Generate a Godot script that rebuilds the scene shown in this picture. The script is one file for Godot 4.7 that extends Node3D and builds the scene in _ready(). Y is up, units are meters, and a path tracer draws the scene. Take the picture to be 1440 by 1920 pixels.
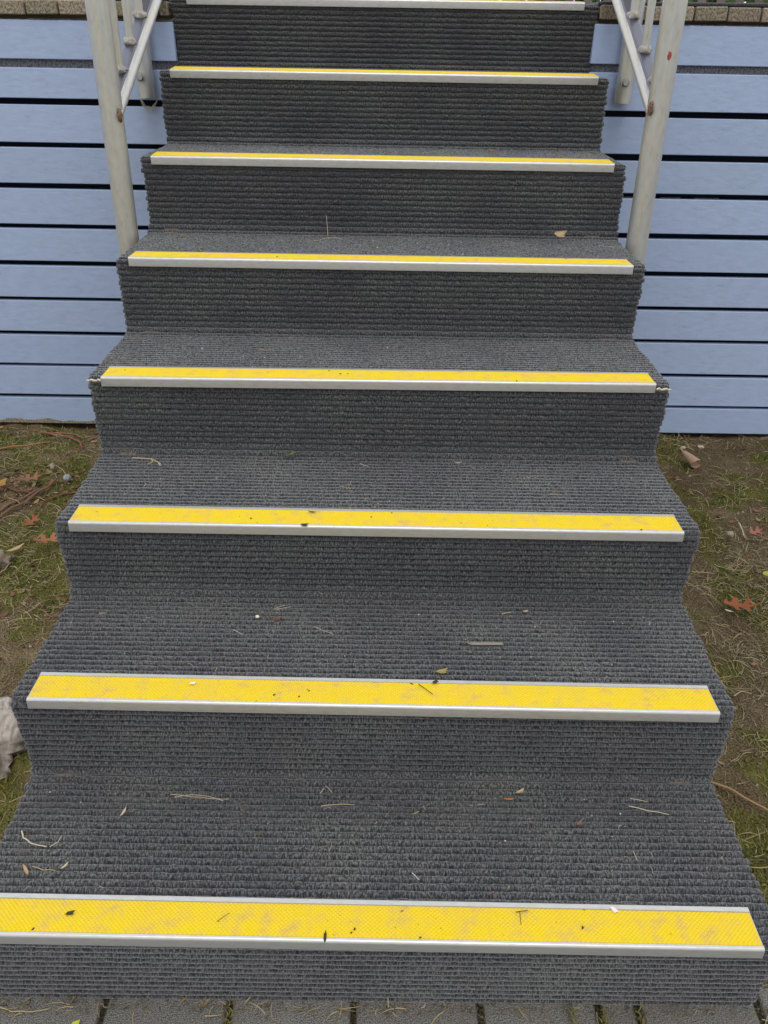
extends Node3D
# A carpeted outdoor stair with yellow nosings climbing to a timber deck with blue slatted skirting.

const GOING := 0.27867
const STEP_Y := [0.170, 0.345, 0.508, 0.679, 0.847, 1.020, 1.194, 1.366]
const STRIP_TILT := [0.0, -0.004, -0.002, 0.002, 0.0, 0.0, 0.0, 0.002]
const STRIP_PITCH := [0.0, 0.0, 0.0, 0.0, -0.01, 0.04, 0.085, 0.06]
const STRIP_YAW := [-0.0075, -0.005, -0.001, 0.005, 0.0, 0.0, 0.0, 0.0]
const PILE := 0.0055
var rng := RandomNumberGenerator.new()
var na := FastNoiseLite.new()
var nb := FastNoiseLite.new()
var M := {}


# ---------------------------------------------------------------- mesh builder
class MB:
	var v := PackedVector3Array()
	var n := PackedVector3Array()
	var uv := PackedVector2Array()
	var c := PackedColorArray()
	var idx := PackedInt32Array()
	var tint := Color(1, 1, 1)

	func vert(p: Vector3, nn: Vector3, u := Vector2.ZERO) -> int:
		v.push_back(p); n.push_back(nn); uv.push_back(u); c.push_back(tint)
		return v.size() - 1

	func tri(a: int, b: int, d: int) -> void:      # clockwise seen from outside
		var g := (v[b] - v[a]).cross(v[d] - v[a])
		if g.dot(n[a] + n[b] + n[d]) > 0.0:
			idx.append_array([a, d, b])
		else:
			idx.append_array([a, b, d])

	func quad(a: int, b: int, d: int, e: int) -> void:
		tri(a, b, d); tri(a, d, e)

	func cbox(xf: Transform3D, size: Vector3, ch: float) -> void:
		var h := size * 0.5
		var m := {}
		for a in 3:
			var b := (a + 1) % 3
			var d := (a + 2) % 3
			for s in [-1, 1]:
				for sb in [-1, 1]:
					for sd in [-1, 1]:
						var p := Vector3.ZERO
						p[a] = s * h[a]; p[b] = sb * (h[b] - ch); p[d] = sd * (h[d] - ch)
						var nn := Vector3.ZERO
						nn[a] = s
						m[[a, s, sb, sd]] = vert(xf * p, (xf.basis * nn).normalized(), Vector2(p[b], p[d]))
				quad(m[[a, s, -1, -1]], m[[a, s, 1, -1]], m[[a, s, 1, 1]], m[[a, s, -1, 1]])
		for a in 3:
			var b := (a + 1) % 3
			for s in [-1, 1]:
				for t in [-1, 1]:
					quad(m[[a, s, t, -1]], m[[a, s, t, 1]], m[[b, t, 1, s]], m[[b, t, -1, s]])
		for sx in [-1, 1]:
			for sy in [-1, 1]:
				for sz in [-1, 1]:
					tri(m[[0, sx, sy, sz]], m[[1, sy, sz, sx]], m[[2, sz, sx, sy]])

	func tube(pts: Array, rad: Array, sides := 10, squash := 1.0, caps := true) -> void:
		var k := pts.size()
		var ring := []
		var up := Vector3.UP
		for i in k:
			var t: Vector3 = (pts[mini(i + 1, k - 1)] - pts[maxi(i - 1, 0)]).normalized()
			if absf(t.dot(up)) > 0.95:
				up = Vector3.RIGHT if i == 0 else up
				if absf(t.dot(up)) > 0.95:
					up = Vector3.BACK
			var sx := t.cross(up).normalized()
			var sy := sx.cross(t).normalized()
			var r := []
			for j in sides + 1:
				var a := TAU * j / sides
				var d := sx * cos(a) + sy * sin(a) * squash
				r.append(vert(pts[i] + d * rad[i], d.normalized(), Vector2(float(j) / sides, float(i) / maxi(1, k - 1))))
			ring.append(r)
			if i > 0:
				for j in sides:
					quad(ring[i - 1][j], ring[i - 1][j + 1], ring[i][j + 1], ring[i][j])
		if caps:
			for e in [0, k - 1]:
				var t: Vector3 = (pts[1] - pts[0]).normalized() * -1.0 if e == 0 else (pts[k - 1] - pts[k - 2]).normalized()
				var ce := vert(pts[e], t)
				var cr := []
				for j in sides + 1:
					cr.append(vert(v[ring[e][j]], t))
				for j in sides:
					tri(ce, cr[j], cr[j + 1])

	func blob(xf: Transform3D, nz: FastNoiseLite, amp: float, seg := 14, freq := 1.0, shift := 0.0) -> void:
		var rows := seg / 2
		var g := []
		for i in rows + 1:
			var r := []
			for j in seg + 1:
				var th := PI * i / rows
				var ph := TAU * (j % seg) / seg
				var d := Vector3(sin(th) * cos(ph), cos(th), sin(th) * sin(ph))
				var q := d * (1.0 + amp * nz.get_noise_3d(d.x * freq + shift, d.y * freq, d.z * freq))
				r.append(vert(xf * q, (xf.basis.inverse().transposed() * d).normalized(), Vector2(float(j) / seg, float(i) / rows)))
			g.append(r)
		for i in rows:
			for j in seg:
				if i > 0:
					tri(g[i][j], g[i][j + 1], g[i + 1][j])
				if i < rows - 1:
					tri(g[i][j + 1], g[i + 1][j + 1], g[i + 1][j])
		smooth(g)

	func smooth(g: Array) -> void:                 # normals from the real surface of a grid
		for i in g.size():
			for j in g[i].size():
				var w: int = g[i].size()
				var a: Vector3 = v[g[i][mini(j + 1, w - 1)]] - v[g[i][maxi(j - 1, 0)]]
				var b: Vector3 = v[g[mini(i + 1, g.size() - 1)][j]] - v[g[maxi(i - 1, 0)][j]]
				var q := a.cross(b)
				if q.length_squared() > 1e-16:
					q = q.normalized()
					n[g[i][j]] = q if q.dot(n[g[i][j]]) > 0 else -q

	func sheet(poly: PackedVector2Array, xf: Transform3D, curl: Callable) -> void:   # a leaf-like outline with real curl and two faces
		for side in [1.0, -1.0]:
			var first := v.size()
			for p in poly:
				var h: float = curl.call(p)
				var dx: float = (curl.call(p + Vector2(0.02, 0)) - h) / 0.02
				var dz: float = (curl.call(p + Vector2(0, 0.02)) - h) / 0.02
				vert(xf * (Vector3(p.x, h + side * 0.004, p.y)), (xf.basis * Vector3(-dx, 1, -dz)).normalized() * side, p)
			var t := Geometry2D.triangulate_polygon(poly)
			for i in range(0, t.size(), 3):
				tri(first + t[i], first + t[i + 1], first + t[i + 2])

	func mesh() -> ArrayMesh:
		var a := []
		a.resize(Mesh.ARRAY_MAX)
		a[Mesh.ARRAY_VERTEX] = v; a[Mesh.ARRAY_NORMAL] = n; a[Mesh.ARRAY_TEX_UV] = uv; a[Mesh.ARRAY_COLOR] = c; a[Mesh.ARRAY_INDEX] = idx
		var m := ArrayMesh.new()
		m.add_surface_from_arrays(Mesh.PRIMITIVE_TRIANGLES, a)
		return m


# ---------------------------------------------------------------- nodes
func lin(r: float, g: float, b: float) -> Color:
	return Color(r, g, b).linear_to_srgb()

func put(called: String, mesh: Mesh, m: Material, parent: Node = self) -> MeshInstance3D:
	var o := MeshInstance3D.new()
	o.name = called
	o.mesh = mesh
	o.material_override = m
	parent.add_child(o, true)
	return o

func tag(o: Node3D, label: String, category := "", group := "", kind := "") -> Node3D:
	o.set_meta("label", label)
	if category: o.set_meta("category", category)
	if group: o.set_meta("group", group)
	if kind: o.set_meta("kind", kind)
	return o

func thing(called: String, at: Vector3, label: String, category: String, group := "") -> Node3D:
	var o := Node3D.new()
	o.name = called
	add_child(o, true)
	o.position = at
	tag(o, label, category, group)
	return o

func noise_tex(size: int, freq: float, sd: int, stops: Array, octaves := 4, type := FastNoiseLite.TYPE_SIMPLEX_SMOOTH, bump := false, gain := 0.6) -> NoiseTexture2D:
	var f := FastNoiseLite.new()
	f.seed = sd
	f.noise_type = type
	f.frequency = freq
	f.fractal_octaves = octaves
	f.fractal_gain = gain
	var t := NoiseTexture2D.new()
	t.width = size; t.height = size
	t.seamless = true
	t.seamless_blend_skirt = 0.15
	t.normalize = true
	t.noise = f
	if not bump:
		var g := Gradient.new()
		g.offsets = PackedFloat32Array(stops.map(func(s): return s[0]))
		g.colors = PackedColorArray(stops.map(func(s): return s[1]))
		t.color_ramp = g
	return t

func grey(k: float) -> Color:
	return Color(k, k, k)

func mat(called: String, col: Color, rough: float, metal := 0.0, spec := 0.5) -> StandardMaterial3D:
	var m := StandardMaterial3D.new()
	m.resource_name = called
	m.albedo_color = col
	m.roughness = rough
	m.metallic = metal
	m.metallic_specular = spec
	return m

func tri_tex(m: StandardMaterial3D, t: Texture2D, scale: Vector3, world := true) -> void:
	m.albedo_texture = t
	m.uv1_triplanar = true
	m.uv1_world_triplanar = world
	m.uv1_scale = scale

func relief(m: StandardMaterial3D, t: Texture2D, cm: float) -> void:
	m.heightmap_enabled = true
	m.heightmap_texture = t
	m.heightmap_scale = cm


func make_materials() -> void:
	var m := mat("carpet", Color.WHITE, 1.0, 0.0, 0.25)
	m.vertex_color_use_as_albedo = true
	m.albedo_texture = noise_tex(1024, 0.092, 3, [[0.0, grey(0.10)], [0.3, grey(0.31)], [0.5, grey(0.60)], [0.7, grey(0.92)], [1.0, grey(1.0)]], 3, FastNoiseLite.TYPE_SIMPLEX_SMOOTH, false, 0.9)
	m.uv1_scale = Vector3(2.7, 1.5, 1)
	m.rim_enabled = true
	m.rim = 0.9
	m.rim_tint = 0.5
	relief(m, noise_tex(1024, 0.092, 3, [], 3, FastNoiseLite.TYPE_SIMPLEX_SMOOTH, true, 0.9), 0.11)
	M.carpet = m

	m = mat("yellow insert", Color.WHITE, 0.62, 0.0, 0.4)
	tri_tex(m, noise_tex(1024, 0.012, 21, [[0.0, lin(0.46, 0.31, 0.15)], [0.22, lin(0.62, 0.43, 0.10)], [0.42, lin(0.71, 0.525, 0.03)], [0.62, lin(0.735, 0.545, 0.008)], [1.0, lin(0.72, 0.50, 0.003)]], 7), Vector3(1.7, 1.7, 1.7))
	M.yellow = m

	m = mat("brushed aluminium", lin(0.57, 0.565, 0.54), 0.38, 0.6)
	tri_tex(m, noise_tex(512, 0.03, 5, [[0.0, grey(0.90)], [0.5, grey(0.97)], [1.0, grey(1.0)]], 5), Vector3(2.5, 9, 9))
	M.alu = m

	m = mat("blue paint", lin(0.425, 0.53, 0.755), 0.5)
	tri_tex(m, noise_tex(1024, 0.012, 8, [[0.0, grey(0.84)], [0.2, grey(0.955)], [0.6, grey(0.985)], [1.0, grey(1.0)]], 6), Vector3(1.3, 3.4, 3.4))
	relief(m, noise_tex(1024, 0.02, 9, [], 6, FastNoiseLite.TYPE_SIMPLEX_SMOOTH, true), 0.035)
	m.vertex_color_use_as_albedo = true
	M.paint = m

	m = mat("weathered timber", Color.WHITE, 0.85)
	m.vertex_color_use_as_albedo = true
	tri_tex(m, noise_tex(1024, 0.02, 12, [[0.0, grey(0.35)], [0.35, grey(0.68)], [0.6, grey(0.85)], [1.0, grey(1.0)]], 6), Vector3(7, 5, 0.8))
	relief(m, noise_tex(1024, 0.02, 12, [], 6, FastNoiseLite.TYPE_SIMPLEX_SMOOTH, true), 0.2)
	M.timber = m

	m = mat("dark membrane", lin(0.016, 0.026, 0.045), 0.9)
	M.dark = m

	m = mat("galvanised steel", Color.WHITE, 0.42, 0.45)
	m.vertex_color_use_as_albedo = true
	tri_tex(m, noise_tex(512, 0.02, 31, [[0.0, grey(0.80)], [0.25, grey(0.94)], [0.6, grey(0.98)], [1.0, grey(1.0)]], 6), Vector3(6, 2.0, 6))
	M.galv = m

	m = mat("polished rail", lin(0.13, 0.13, 0.165), 0.28, 0.75)
	M.rail = m
	m = mat("weld", lin(0.66, 0.62, 0.55), 0.7, 0.1)
	tri_tex(m, noise_tex(256, 0.05, 41, [[0.0, lin(0.30, 0.14, 0.07)], [0.2, grey(0.7)], [1.0, grey(1.0)]], 4), Vector3(20, 20, 20))
	M.weld = m
	m = mat("rust", lin(0.44, 0.25, 0.18), 0.9)
	tri_tex(m, noise_tex(256, 0.05, 43, [[0.0, grey(0.4)], [1.0, grey(1.0)]], 4), Vector3(20, 20, 20))
	M.rust = m

	m = mat("soil", Color.WHITE, 1.0, 0.0, 0.2)
	m.vertex_color_use_as_albedo = true
	tri_tex(m, noise_tex(1024, 0.05, 51, [[0.0, grey(0.25)], [0.35, grey(0.6)], [0.6, grey(0.8)], [1.0, grey(1.0)]], 6), Vector3(3.1, 3.1, 3.1))
	relief(m, noise_tex(1024, 0.05, 51, [], 6, FastNoiseLite.TYPE_SIMPLEX_SMOOTH, true), 0.8)
	M.soil = m

	m = mat("paver", Color.WHITE, 0.9)
	m.vertex_color_use_as_albedo = true
	tri_tex(m, noise_tex(1024, 0.09, 61, [[0.0, grey(0.25)], [0.35, grey(0.62)], [0.6, grey(0.78)], [0.8, grey(0.9)], [1.0, grey(1.0)]], 5), Vector3(3.5, 3.5, 3.5))
	relief(m, noise_tex(1024, 0.09, 61, [], 5, FastNoiseLite.TYPE_SIMPLEX_SMOOTH, true), 0.35)
	M.paver = m

	m = mat("rock", lin(0.74, 0.66, 0.59), 0.8)
	tri_tex(m, noise_tex(512, 0.02, 71, [[0.0, grey(0.5)], [0.4, grey(0.76)], [0.55, grey(0.9)], [1.0, grey(1.0)]], 6), Vector3(7, 2.2, 3.5))
	relief(m, noise_tex(512, 0.02, 71, [], 6, FastNoiseLite.TYPE_SIMPLEX_SMOOTH, true), 0.25)
	M.rock = m

	m = mat("dry plant", Color.WHITE, 0.8)            # straws, leaves, twigs, crumbs: tinted by vertex or copy colour
	m.vertex_color_use_as_albedo = true
	M.plant = m


# ---------------------------------------------------------------- staircase
func stair_path() -> PackedVector2Array:           # (z, y) of the carpet's middle, from the pavers to the deck
	var ctl := [Vector2(-0.014, -0.004)]
	var cut := [0.0]
	for k in 8:
		var zk := -GOING * k
		if k > 0:
			ctl.append(Vector2(zk - 0.020, STEP_Y[k - 1] - PILE + 0.002)); cut.append(0.034)
		ctl.append(Vector2(zk - 0.0015, STEP_Y[k] - PILE)); cut.append(0.017)
	ctl.append(Vector2(-2.45, STEP_Y[7] - PILE)); cut.append(0.0)
	var raw := PackedVector2Array()
	for i in ctl.size():
		var p: Vector2 = ctl[i]
		if cut[i] == 0.0:
			raw.append(p)
			continue
		var a: Vector2 = p + (ctl[i - 1] - p).normalized() * cut[i]
		var b: Vector2 = p + (ctl[i + 1] - p).normalized() * cut[i]
		for s in 9:
			var t := s / 8.0
			raw.append(a.lerp(p, t).lerp(p.lerp(b, t), t))
	return raw

func make_carpet(parent: Node3D) -> Node3D:
	var raw := stair_path()
	var length := PackedFloat32Array([0.0])
	for i in range(1, raw.size()):
		length.append(length[i - 1] + raw[i].distance_to(raw[i - 1]))
	var pitch := 0.0128
	var ribs := int(length[-1] / pitch)
	var tp := [0.0, 0.07, 0.15, 0.27, 0.5, 0.73, 0.85, 0.93]
	var cols := 330
	var rows := ribs * tp.size()
	var pos := PackedVector3Array(); pos.resize((rows + 1) * (cols + 1))
	var nor := PackedVector3Array(); nor.resize(pos.size())
	var uvs := PackedVector2Array(); uvs.resize(pos.size())
	var col := PackedColorArray(); col.resize(pos.size())
	na.seed = 5; na.frequency = 1.0; na.fractal_octaves = 1
	nb.seed = 6; nb.frequency = 1.0; nb.fractal_octaves = 3
	var seg := 0
	for i in rows + 1:
		var rib := i / tp.size()
		var t: float = tp[i % tp.size()]
		var s0 := minf((rib + t) * pitch, length[-1] - 0.0005)
		while seg < raw.size() - 2 and length[seg + 1] < s0: seg += 1
		var f := (s0 - length[seg]) / maxf(1e-6, length[seg + 1] - length[seg])
		var p := raw[seg].lerp(raw[seg + 1], f)
		var d := (raw[seg + 1] - raw[seg]).normalized()      # (z, y) along the path
		if seg < raw.size() - 2 and f > 0.5:
			d = d.lerp((raw[seg + 2] - raw[seg + 1]).normalized(), (f - 0.5)).normalized()
		elif seg > 0 and f < 0.5:
			d = d.lerp((raw[seg] - raw[seg - 1]).normalized(), (0.5 - f)).normalized()
		var out := Vector3(0, -d.x, d.y)                       # outward of the steps
		var along := Vector3(0, d.y, d.x)
		var h := 0.0014 - 0.0070 * exp(-pow(minf(t, 1.0 - t) / 0.125, 2.0)) - 0.0008 * pow(absf(t - 0.5) * 2.0, 2.0)
		var el := -0.575 + 0.0035 * na.get_noise_2d(rib * 0.9, 3.0) - 0.0015 * sin(PI * t) + 0.004 * na.get_noise_1d(s0 * 3.0) - 0.016 * smoothstep(-1.62, -1.95, p.x)
		var er := 0.579 + 0.0035 * na.get_noise_2d(rib * 0.9, 9.0) + 0.0015 * sin(PI * t) + 0.004 * na.get_noise_1d(s0 * 3.0 + 40.0) + 0.009 * smoothstep(-1.62, -1.95, p.x)
		for j in cols + 1:
			var x := lerpf(el, er, float(j) / cols)
			var w := na.get_noise_2d(x * 38.0, rib * 5.3)
			var g := na.get_noise_2d(x * 190.0, s0 * 210.0)
			var edge := minf(x - el, er - x)
			var drop := 0.0 if edge > 0.006 else -0.0045 * pow(1.0 - edge / 0.006, 2.0)
			var k := i * (cols + 1) + j
			pos[k] = Vector3(x, p.y, p.x) + out * (h + 0.0006 * g + drop) + along * (0.0009 * w + 0.00035 * g)
			uvs[k] = Vector2(x, s0)
			if i % 8 == 0 or i == rows:
				var q := nb.get_noise_2d(x * 3.1, s0 * 3.1)
				var r := nb.get_noise_2d(x * 7.0 + 50.0, s0 * 7.0)
				var b := 0.172 + 0.045 * q + 0.025 * r
				col[k] = Color(b * (1.0 + 0.04 * r), b * (1.005 + 0.03 * q), b * (1.055 - 0.06 * q - 0.05 * r))
			else:
				col[k] = col[k - cols - 1]
	var idx := PackedInt32Array(); idx.resize(rows * cols * 6)
	var e := 0
	for i in rows + 1:
		for j in cols + 1:
			var k := i * (cols + 1) + j
			var dx := pos[k + (1 if j < cols else 0)] - pos[k - (1 if j > 0 else 0)]
			var ds := pos[k + (cols + 1 if i < rows else 0)] - pos[k - (cols + 1 if i > 0 else 0)]
			nor[k] = dx.cross(ds).normalized()
			if i < rows and j < cols:
				idx[e] = k; idx[e + 1] = k + cols + 1; idx[e + 2] = k + 1
				idx[e + 3] = k + 1; idx[e + 4] = k + cols + 1; idx[e + 5] = k + cols + 2
				e += 6
	var a := []
	a.resize(Mesh.ARRAY_MAX)
	a[Mesh.ARRAY_VERTEX] = pos; a[Mesh.ARRAY_NORMAL] = nor; a[Mesh.ARRAY_TEX_UV] = uvs; a[Mesh.ARRAY_COLOR] = col; a[Mesh.ARRAY_INDEX] = idx
	var m := ArrayMesh.new()
	m.add_surface_from_arrays(Mesh.PRIMITIVE_TRIANGLES, a)
	return put("carpet", m, M.carpet, parent)

func strip_meshes() -> Array:
	# aluminium angle: profile in (z, y), z forward, y = 0 at the top face
	var pr := [Vector2(-0.0625, -0.0035), Vector2(-0.062, -0.0008), Vector2(-0.061, 0.0), Vector2(-0.054, 0.0), Vector2(-0.0535, -0.0012), Vector2(-0.0025, -0.0012), Vector2(-0.0020, 0.0)]
	for i in 7:
		var a := PI / 2 * (1.0 - i / 6.0)
		pr.append(Vector2(-0.0010 + 0.0050 * cos(a), -0.0050 + 0.0050 * sin(a)))
	pr.append(Vector2(0.0040, -0.0190)); pr.append(Vector2(0.0034, -0.0199)); pr.append(Vector2(0.0020, -0.0199)); pr.append(Vector2(0.0014, -0.0190)); pr.append(Vector2(0.0014, -0.005)); pr.append(Vector2(-0.0625, -0.005))
	var mb := MB.new()
	var half := 0.5465
	for i in pr.size():
		var p: Vector2 = pr[i]
		var q: Vector2 = pr[(i + 1) % pr.size()]
		var dn := (q - p).normalized()
		var nn := Vector3(0, -dn.x * -1.0, dn.y * -1.0) # outward: profile runs back-to-front over the top
		var prev: Vector2 = (p - pr[(i - 1 + pr.size()) % pr.size()]).normalized()
		var nxt: Vector2 = (pr[(i + 2) % pr.size()] - q).normalized()
		var n0 := nn
		var n1 := nn
		if prev.dot(dn) > 0.85: n0 = (nn + Vector3(0, prev.x, -prev.y)).normalized()
		if nxt.dot(dn) > 0.85: n1 = (nn + Vector3(0, nxt.x, -nxt.y)).normalized()
		var a := mb.vert(Vector3(-half, p.y, p.x), n0)
		var b := mb.vert(Vector3(half, p.y, p.x), n0)
		var c := mb.vert(Vector3(half, q.y, q.x), n1)
		var d := mb.vert(Vector3(-half, q.y, q.x), n1)
		mb.quad(a, b, c, d)
	var poly := PackedVector2Array(pr)
	var tr := Geometry2D.triangulate_polygon(poly)
	for s in [-1.0, 1.0]:
		var f := mb.v.size()
		for p in poly: mb.vert(Vector3(s * half, p.y, p.x), Vector3(s, 0, 0))
		for i in range(0, tr.size(), 3): mb.tri(f + tr[i], f + tr[i + 1], f + tr[i + 2])
	# yellow insert: raised lattice with diamond dimples
	var ins := MB.new()
	var nx := 996
	var nz := 52
	var g := []
	for i in nz + 1:
		var r := []
		for j in nx + 1:
			var x := lerpf(-half + 0.001, half - 0.001, float(j) / nx)
			var z := lerpf(-0.0530, -0.0028, float(i) / nz)
			var u := x / 0.0066
			var w := z / 0.0062
			var h := 0.0002 + 0.0011 * cos(TAU * u) * cos(TAU * w)
			if i == 0 or i == nz or j == 0 or j == nx: h = -0.001
			r.append(ins.vert(Vector3(x, h, z), Vector3.UP))
		g.append(r)
	for i in nz:
		for j in nx:
			if (i + j) % 2:
				ins.idx.append_array([g[i][j], g[i][j + 1], g[i + 1][j + 1], g[i][j], g[i + 1][j + 1], g[i + 1][j]])
			else:
				ins.idx.append_array([g[i][j], g[i][j + 1], g[i + 1][j], g[i][j + 1], g[i + 1][j + 1], g[i + 1][j]])
	ins.smooth(g)
	return [mb.mesh(), ins.mesh()]

func make_staircase() -> void:
	var st := thing("staircase", Vector3.ZERO, "outdoor staircase covered in ribbed charcoal carpet with yellow nosing strips", "staircase")
	var carpet := make_carpet(st)
	for s in [-1, 1]:                                   # pale backing thread where the fourth strip was cut in
		var b := MB.new()
		b.tint = Color(0.55, 0.50, 0.38)
		var pts := []
		for i in 7:
			pts.append(Vector3(s * (0.545 + 0.029 * i / 6.0), 0.672 + 0.002 * sin(i * 2.1), -0.8255 + 0.0015 * cos(i * 1.7)))
		b.tube(pts, [0.002, 0.0024, 0.0021, 0.0026, 0.0022, 0.0022, 0.0012], 6)
		put("backing_thread", b.mesh(), M.plant, carpet)
	var pair := strip_meshes()
	for k in 8:
		var s := put("nosing_strip", pair[0], M.alu, st)
		s.position = Vector3(0.0, STEP_Y[k], -GOING * k)
		s.rotation = Vector3(STRIP_PITCH[k], STRIP_YAW[k], STRIP_TILT[k])
		put("yellow_insert", pair[1], M.yellow, s)
	for k in 8:                                         # the timber steps under the carpet
		var y: float = STEP_Y[k]
		var low: float = STEP_Y[k - 1] if k > 0 else 0.0
		var b := MB.new()
		b.tint = Color(0.2, 0.16, 0.11)
		b.cbox(Transform3D(Basis(), Vector3(0, y - 0.034, -GOING * k - 0.16)), Vector3(1.10, 0.036, 0.28), 0.003)
		put("tread_board", b.mesh(), M.timber, st)
		b = MB.new()
		b.tint = Color(0.2, 0.16, 0.11)
		b.cbox(Transform3D(Basis(), Vector3(0, (low + y - 0.05) / 2.0, -GOING * k - 0.045)), Vector3(1.10, y - low - 0.05, 0.02), 0.002)
		put("riser_board", b.mesh(), M.timber, st)
	for s in [-1, 1]:
		var b := MB.new()
		b.tint = Color(0.2, 0.16, 0.11)
		var ang := atan2(1.2, 1.97)
		b.cbox(Transform3D(Basis(Vector3.RIGHT, ang), Vector3(s * 0.52, 0.50, -1.02)), Vector3(0.04, 0.2, 2.15), 0.004)
		put("stringer", b.mesh(), M.timber, st)


# ---------------------------------------------------------------- deck and skirting
func make_deck() -> void:
	var deck := thing("timber_deck", Vector3(0, 0, 0), "raised timber deck of weathered boards behind the stairs", "deck")
	deck.rotation.z = 0.0071
	var edges := []
	var x := -2.43
	while x < -0.62:
		edges.append([x, x + 0.0905]); x += 0.0905
	edges.append([-0.618, -0.588]); edges.append([-0.575, -0.20]); edges.append([-0.20, 0.20]); edges.append([0.20, 0.60])
	edges.append_array([[0.600, 0.744], [0.744, 0.861], [0.861, 0.953], [0.953, 1.046]])
	x = 1.046
	while x < 2.4:
		edges.append([x, x + 0.0925]); x += 0.0925
	for e in edges:
		var w: float = e[1] - e[0]
		var mid := absf((e[0] + e[1]) / 2.0) < 0.6
		var front := -2.02 if mid else -1.944 + rng.randf_range(-0.004, 0.004)
		var b := MB.new()
		var k := rng.randf_range(0.75, 1.15)
		b.tint = Color(0.56 * k, 0.47 * k * rng.randf_range(0.95, 1.05), 0.335 * k)
		b.cbox(Transform3D(Basis(Vector3.BACK, rng.randf_range(-0.012, 0.012)), Vector3(0, 0, 0)), Vector3(w - rng.randf_range(0.003, 0.007), 0.035, 1.7), 0.0035)
		var o := put("deck_board", b.mesh(), M.timber, deck)
		o.position = Vector3((e[0] + e[1]) / 2.0, 1.3385 + rng.randf_range(-0.0015, 0.0015), front - 0.85)
	for s in [-1, 1]:
		var mt := MB.new()
		mt.tint = Color(0.13, 0.14, 0.16)
		mt.cbox(Transform3D(Basis(), Vector3(s * 1.52, 1.3615, -2.779 + 0.021 * s)), Vector3(1.85, 0.009, 1.6), 0.003)
		put("carpet_sheet", mt.mesh(), M.carpet, deck)
	for s in [-1, 1]:
		var b := MB.new()
		b.tint = Color(0.42, 0.42, 0.44)
		b.cbox(Transform3D(Basis(), Vector3(s * 1.52, 1.2395, -1.998)), Vector3(1.90, 0.150, 0.04), 0.002)
		put("bearer", b.mesh(), M.timber, deck)
		b = MB.new()
		b.cbox(Transform3D(Basis(), Vector3(s * 1.52, 0.62, -2.06)), Vector3(1.90, 1.24, 0.012), 0.002)
		put("membrane", b.mesh(), M.dark, deck)
		b = MB.new()
		b.tint = Color(0.2, 0.16, 0.12)
		b.cbox(Transform3D(Basis(), Vector3(s * 2.44, 0.64, -2.0)), Vector3(0.09, 1.3, 0.09), 0.004)
		put("deck_post", b.mesh(), M.timber, deck)

func make_skirting(side: int, bottoms: Array, tops: Dictionary, label: String) -> void:
	var sk := thing("slatted_skirting", Vector3(side * (1.5115 + (0.014 if side < 0 else 0.006)), 0, -1.96), label, "slatted fence", "blue slatted skirting panels under the deck")
	for i in bottoms.size():
		var lo: float = bottoms[i]
		var hi: float = tops[i] if tops.has(i) else bottoms[i - 1] - lerpf(0.0175, 0.0120, i / 10.0) + rng.randf_range(-0.002, 0.002)
		var b := MB.new()
		var kt := rng.randf_range(0.93, 1.0)
		b.tint = Color(kt, kt * rng.randf_range(0.985, 1.0), kt * rng.randf_range(0.97, 1.0))
		b.cbox(Transform3D(), Vector3(1.87, hi - lo, 0.021), 0.0022)
		var o := put("slat", b.mesh(), M.paint, sk)
		o.position = Vector3(0, (hi + lo) / 2.0, rng.randf_range(-0.0015, 0.0015))
		o.rotation.z = rng.randf_range(-0.0012, 0.0012)
		if i == bottoms.size() - 1 and side < 0:            # bare wood where the paint has worn off the lowest edge
			var w := MB.new()
			w.tint = Color(0.50, 0.42, 0.29)
			var last := [-1, -1]
			for j in 121:
				var x := lerpf(-0.9, 0.93, j / 120.0)
				var hh := maxf(0.002, 0.011 + 0.014 * nb.get_noise_1d(x * 9.0) + 0.006 * nb.get_noise_1d(x * 60.0))
				var a := w.vert(Vector3(x, -(hi - lo) / 2.0 + 0.0015, 0.0109), Vector3.BACK)
				var c := w.vert(Vector3(x, -(hi - lo) / 2.0 + 0.0015 + hh, 0.0109), Vector3.BACK)
				if j > 0: w.quad(last[0], a, c, last[1])
				last = [a, c]
			put("worn_edge", w.mesh(), M.timber, o)


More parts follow.
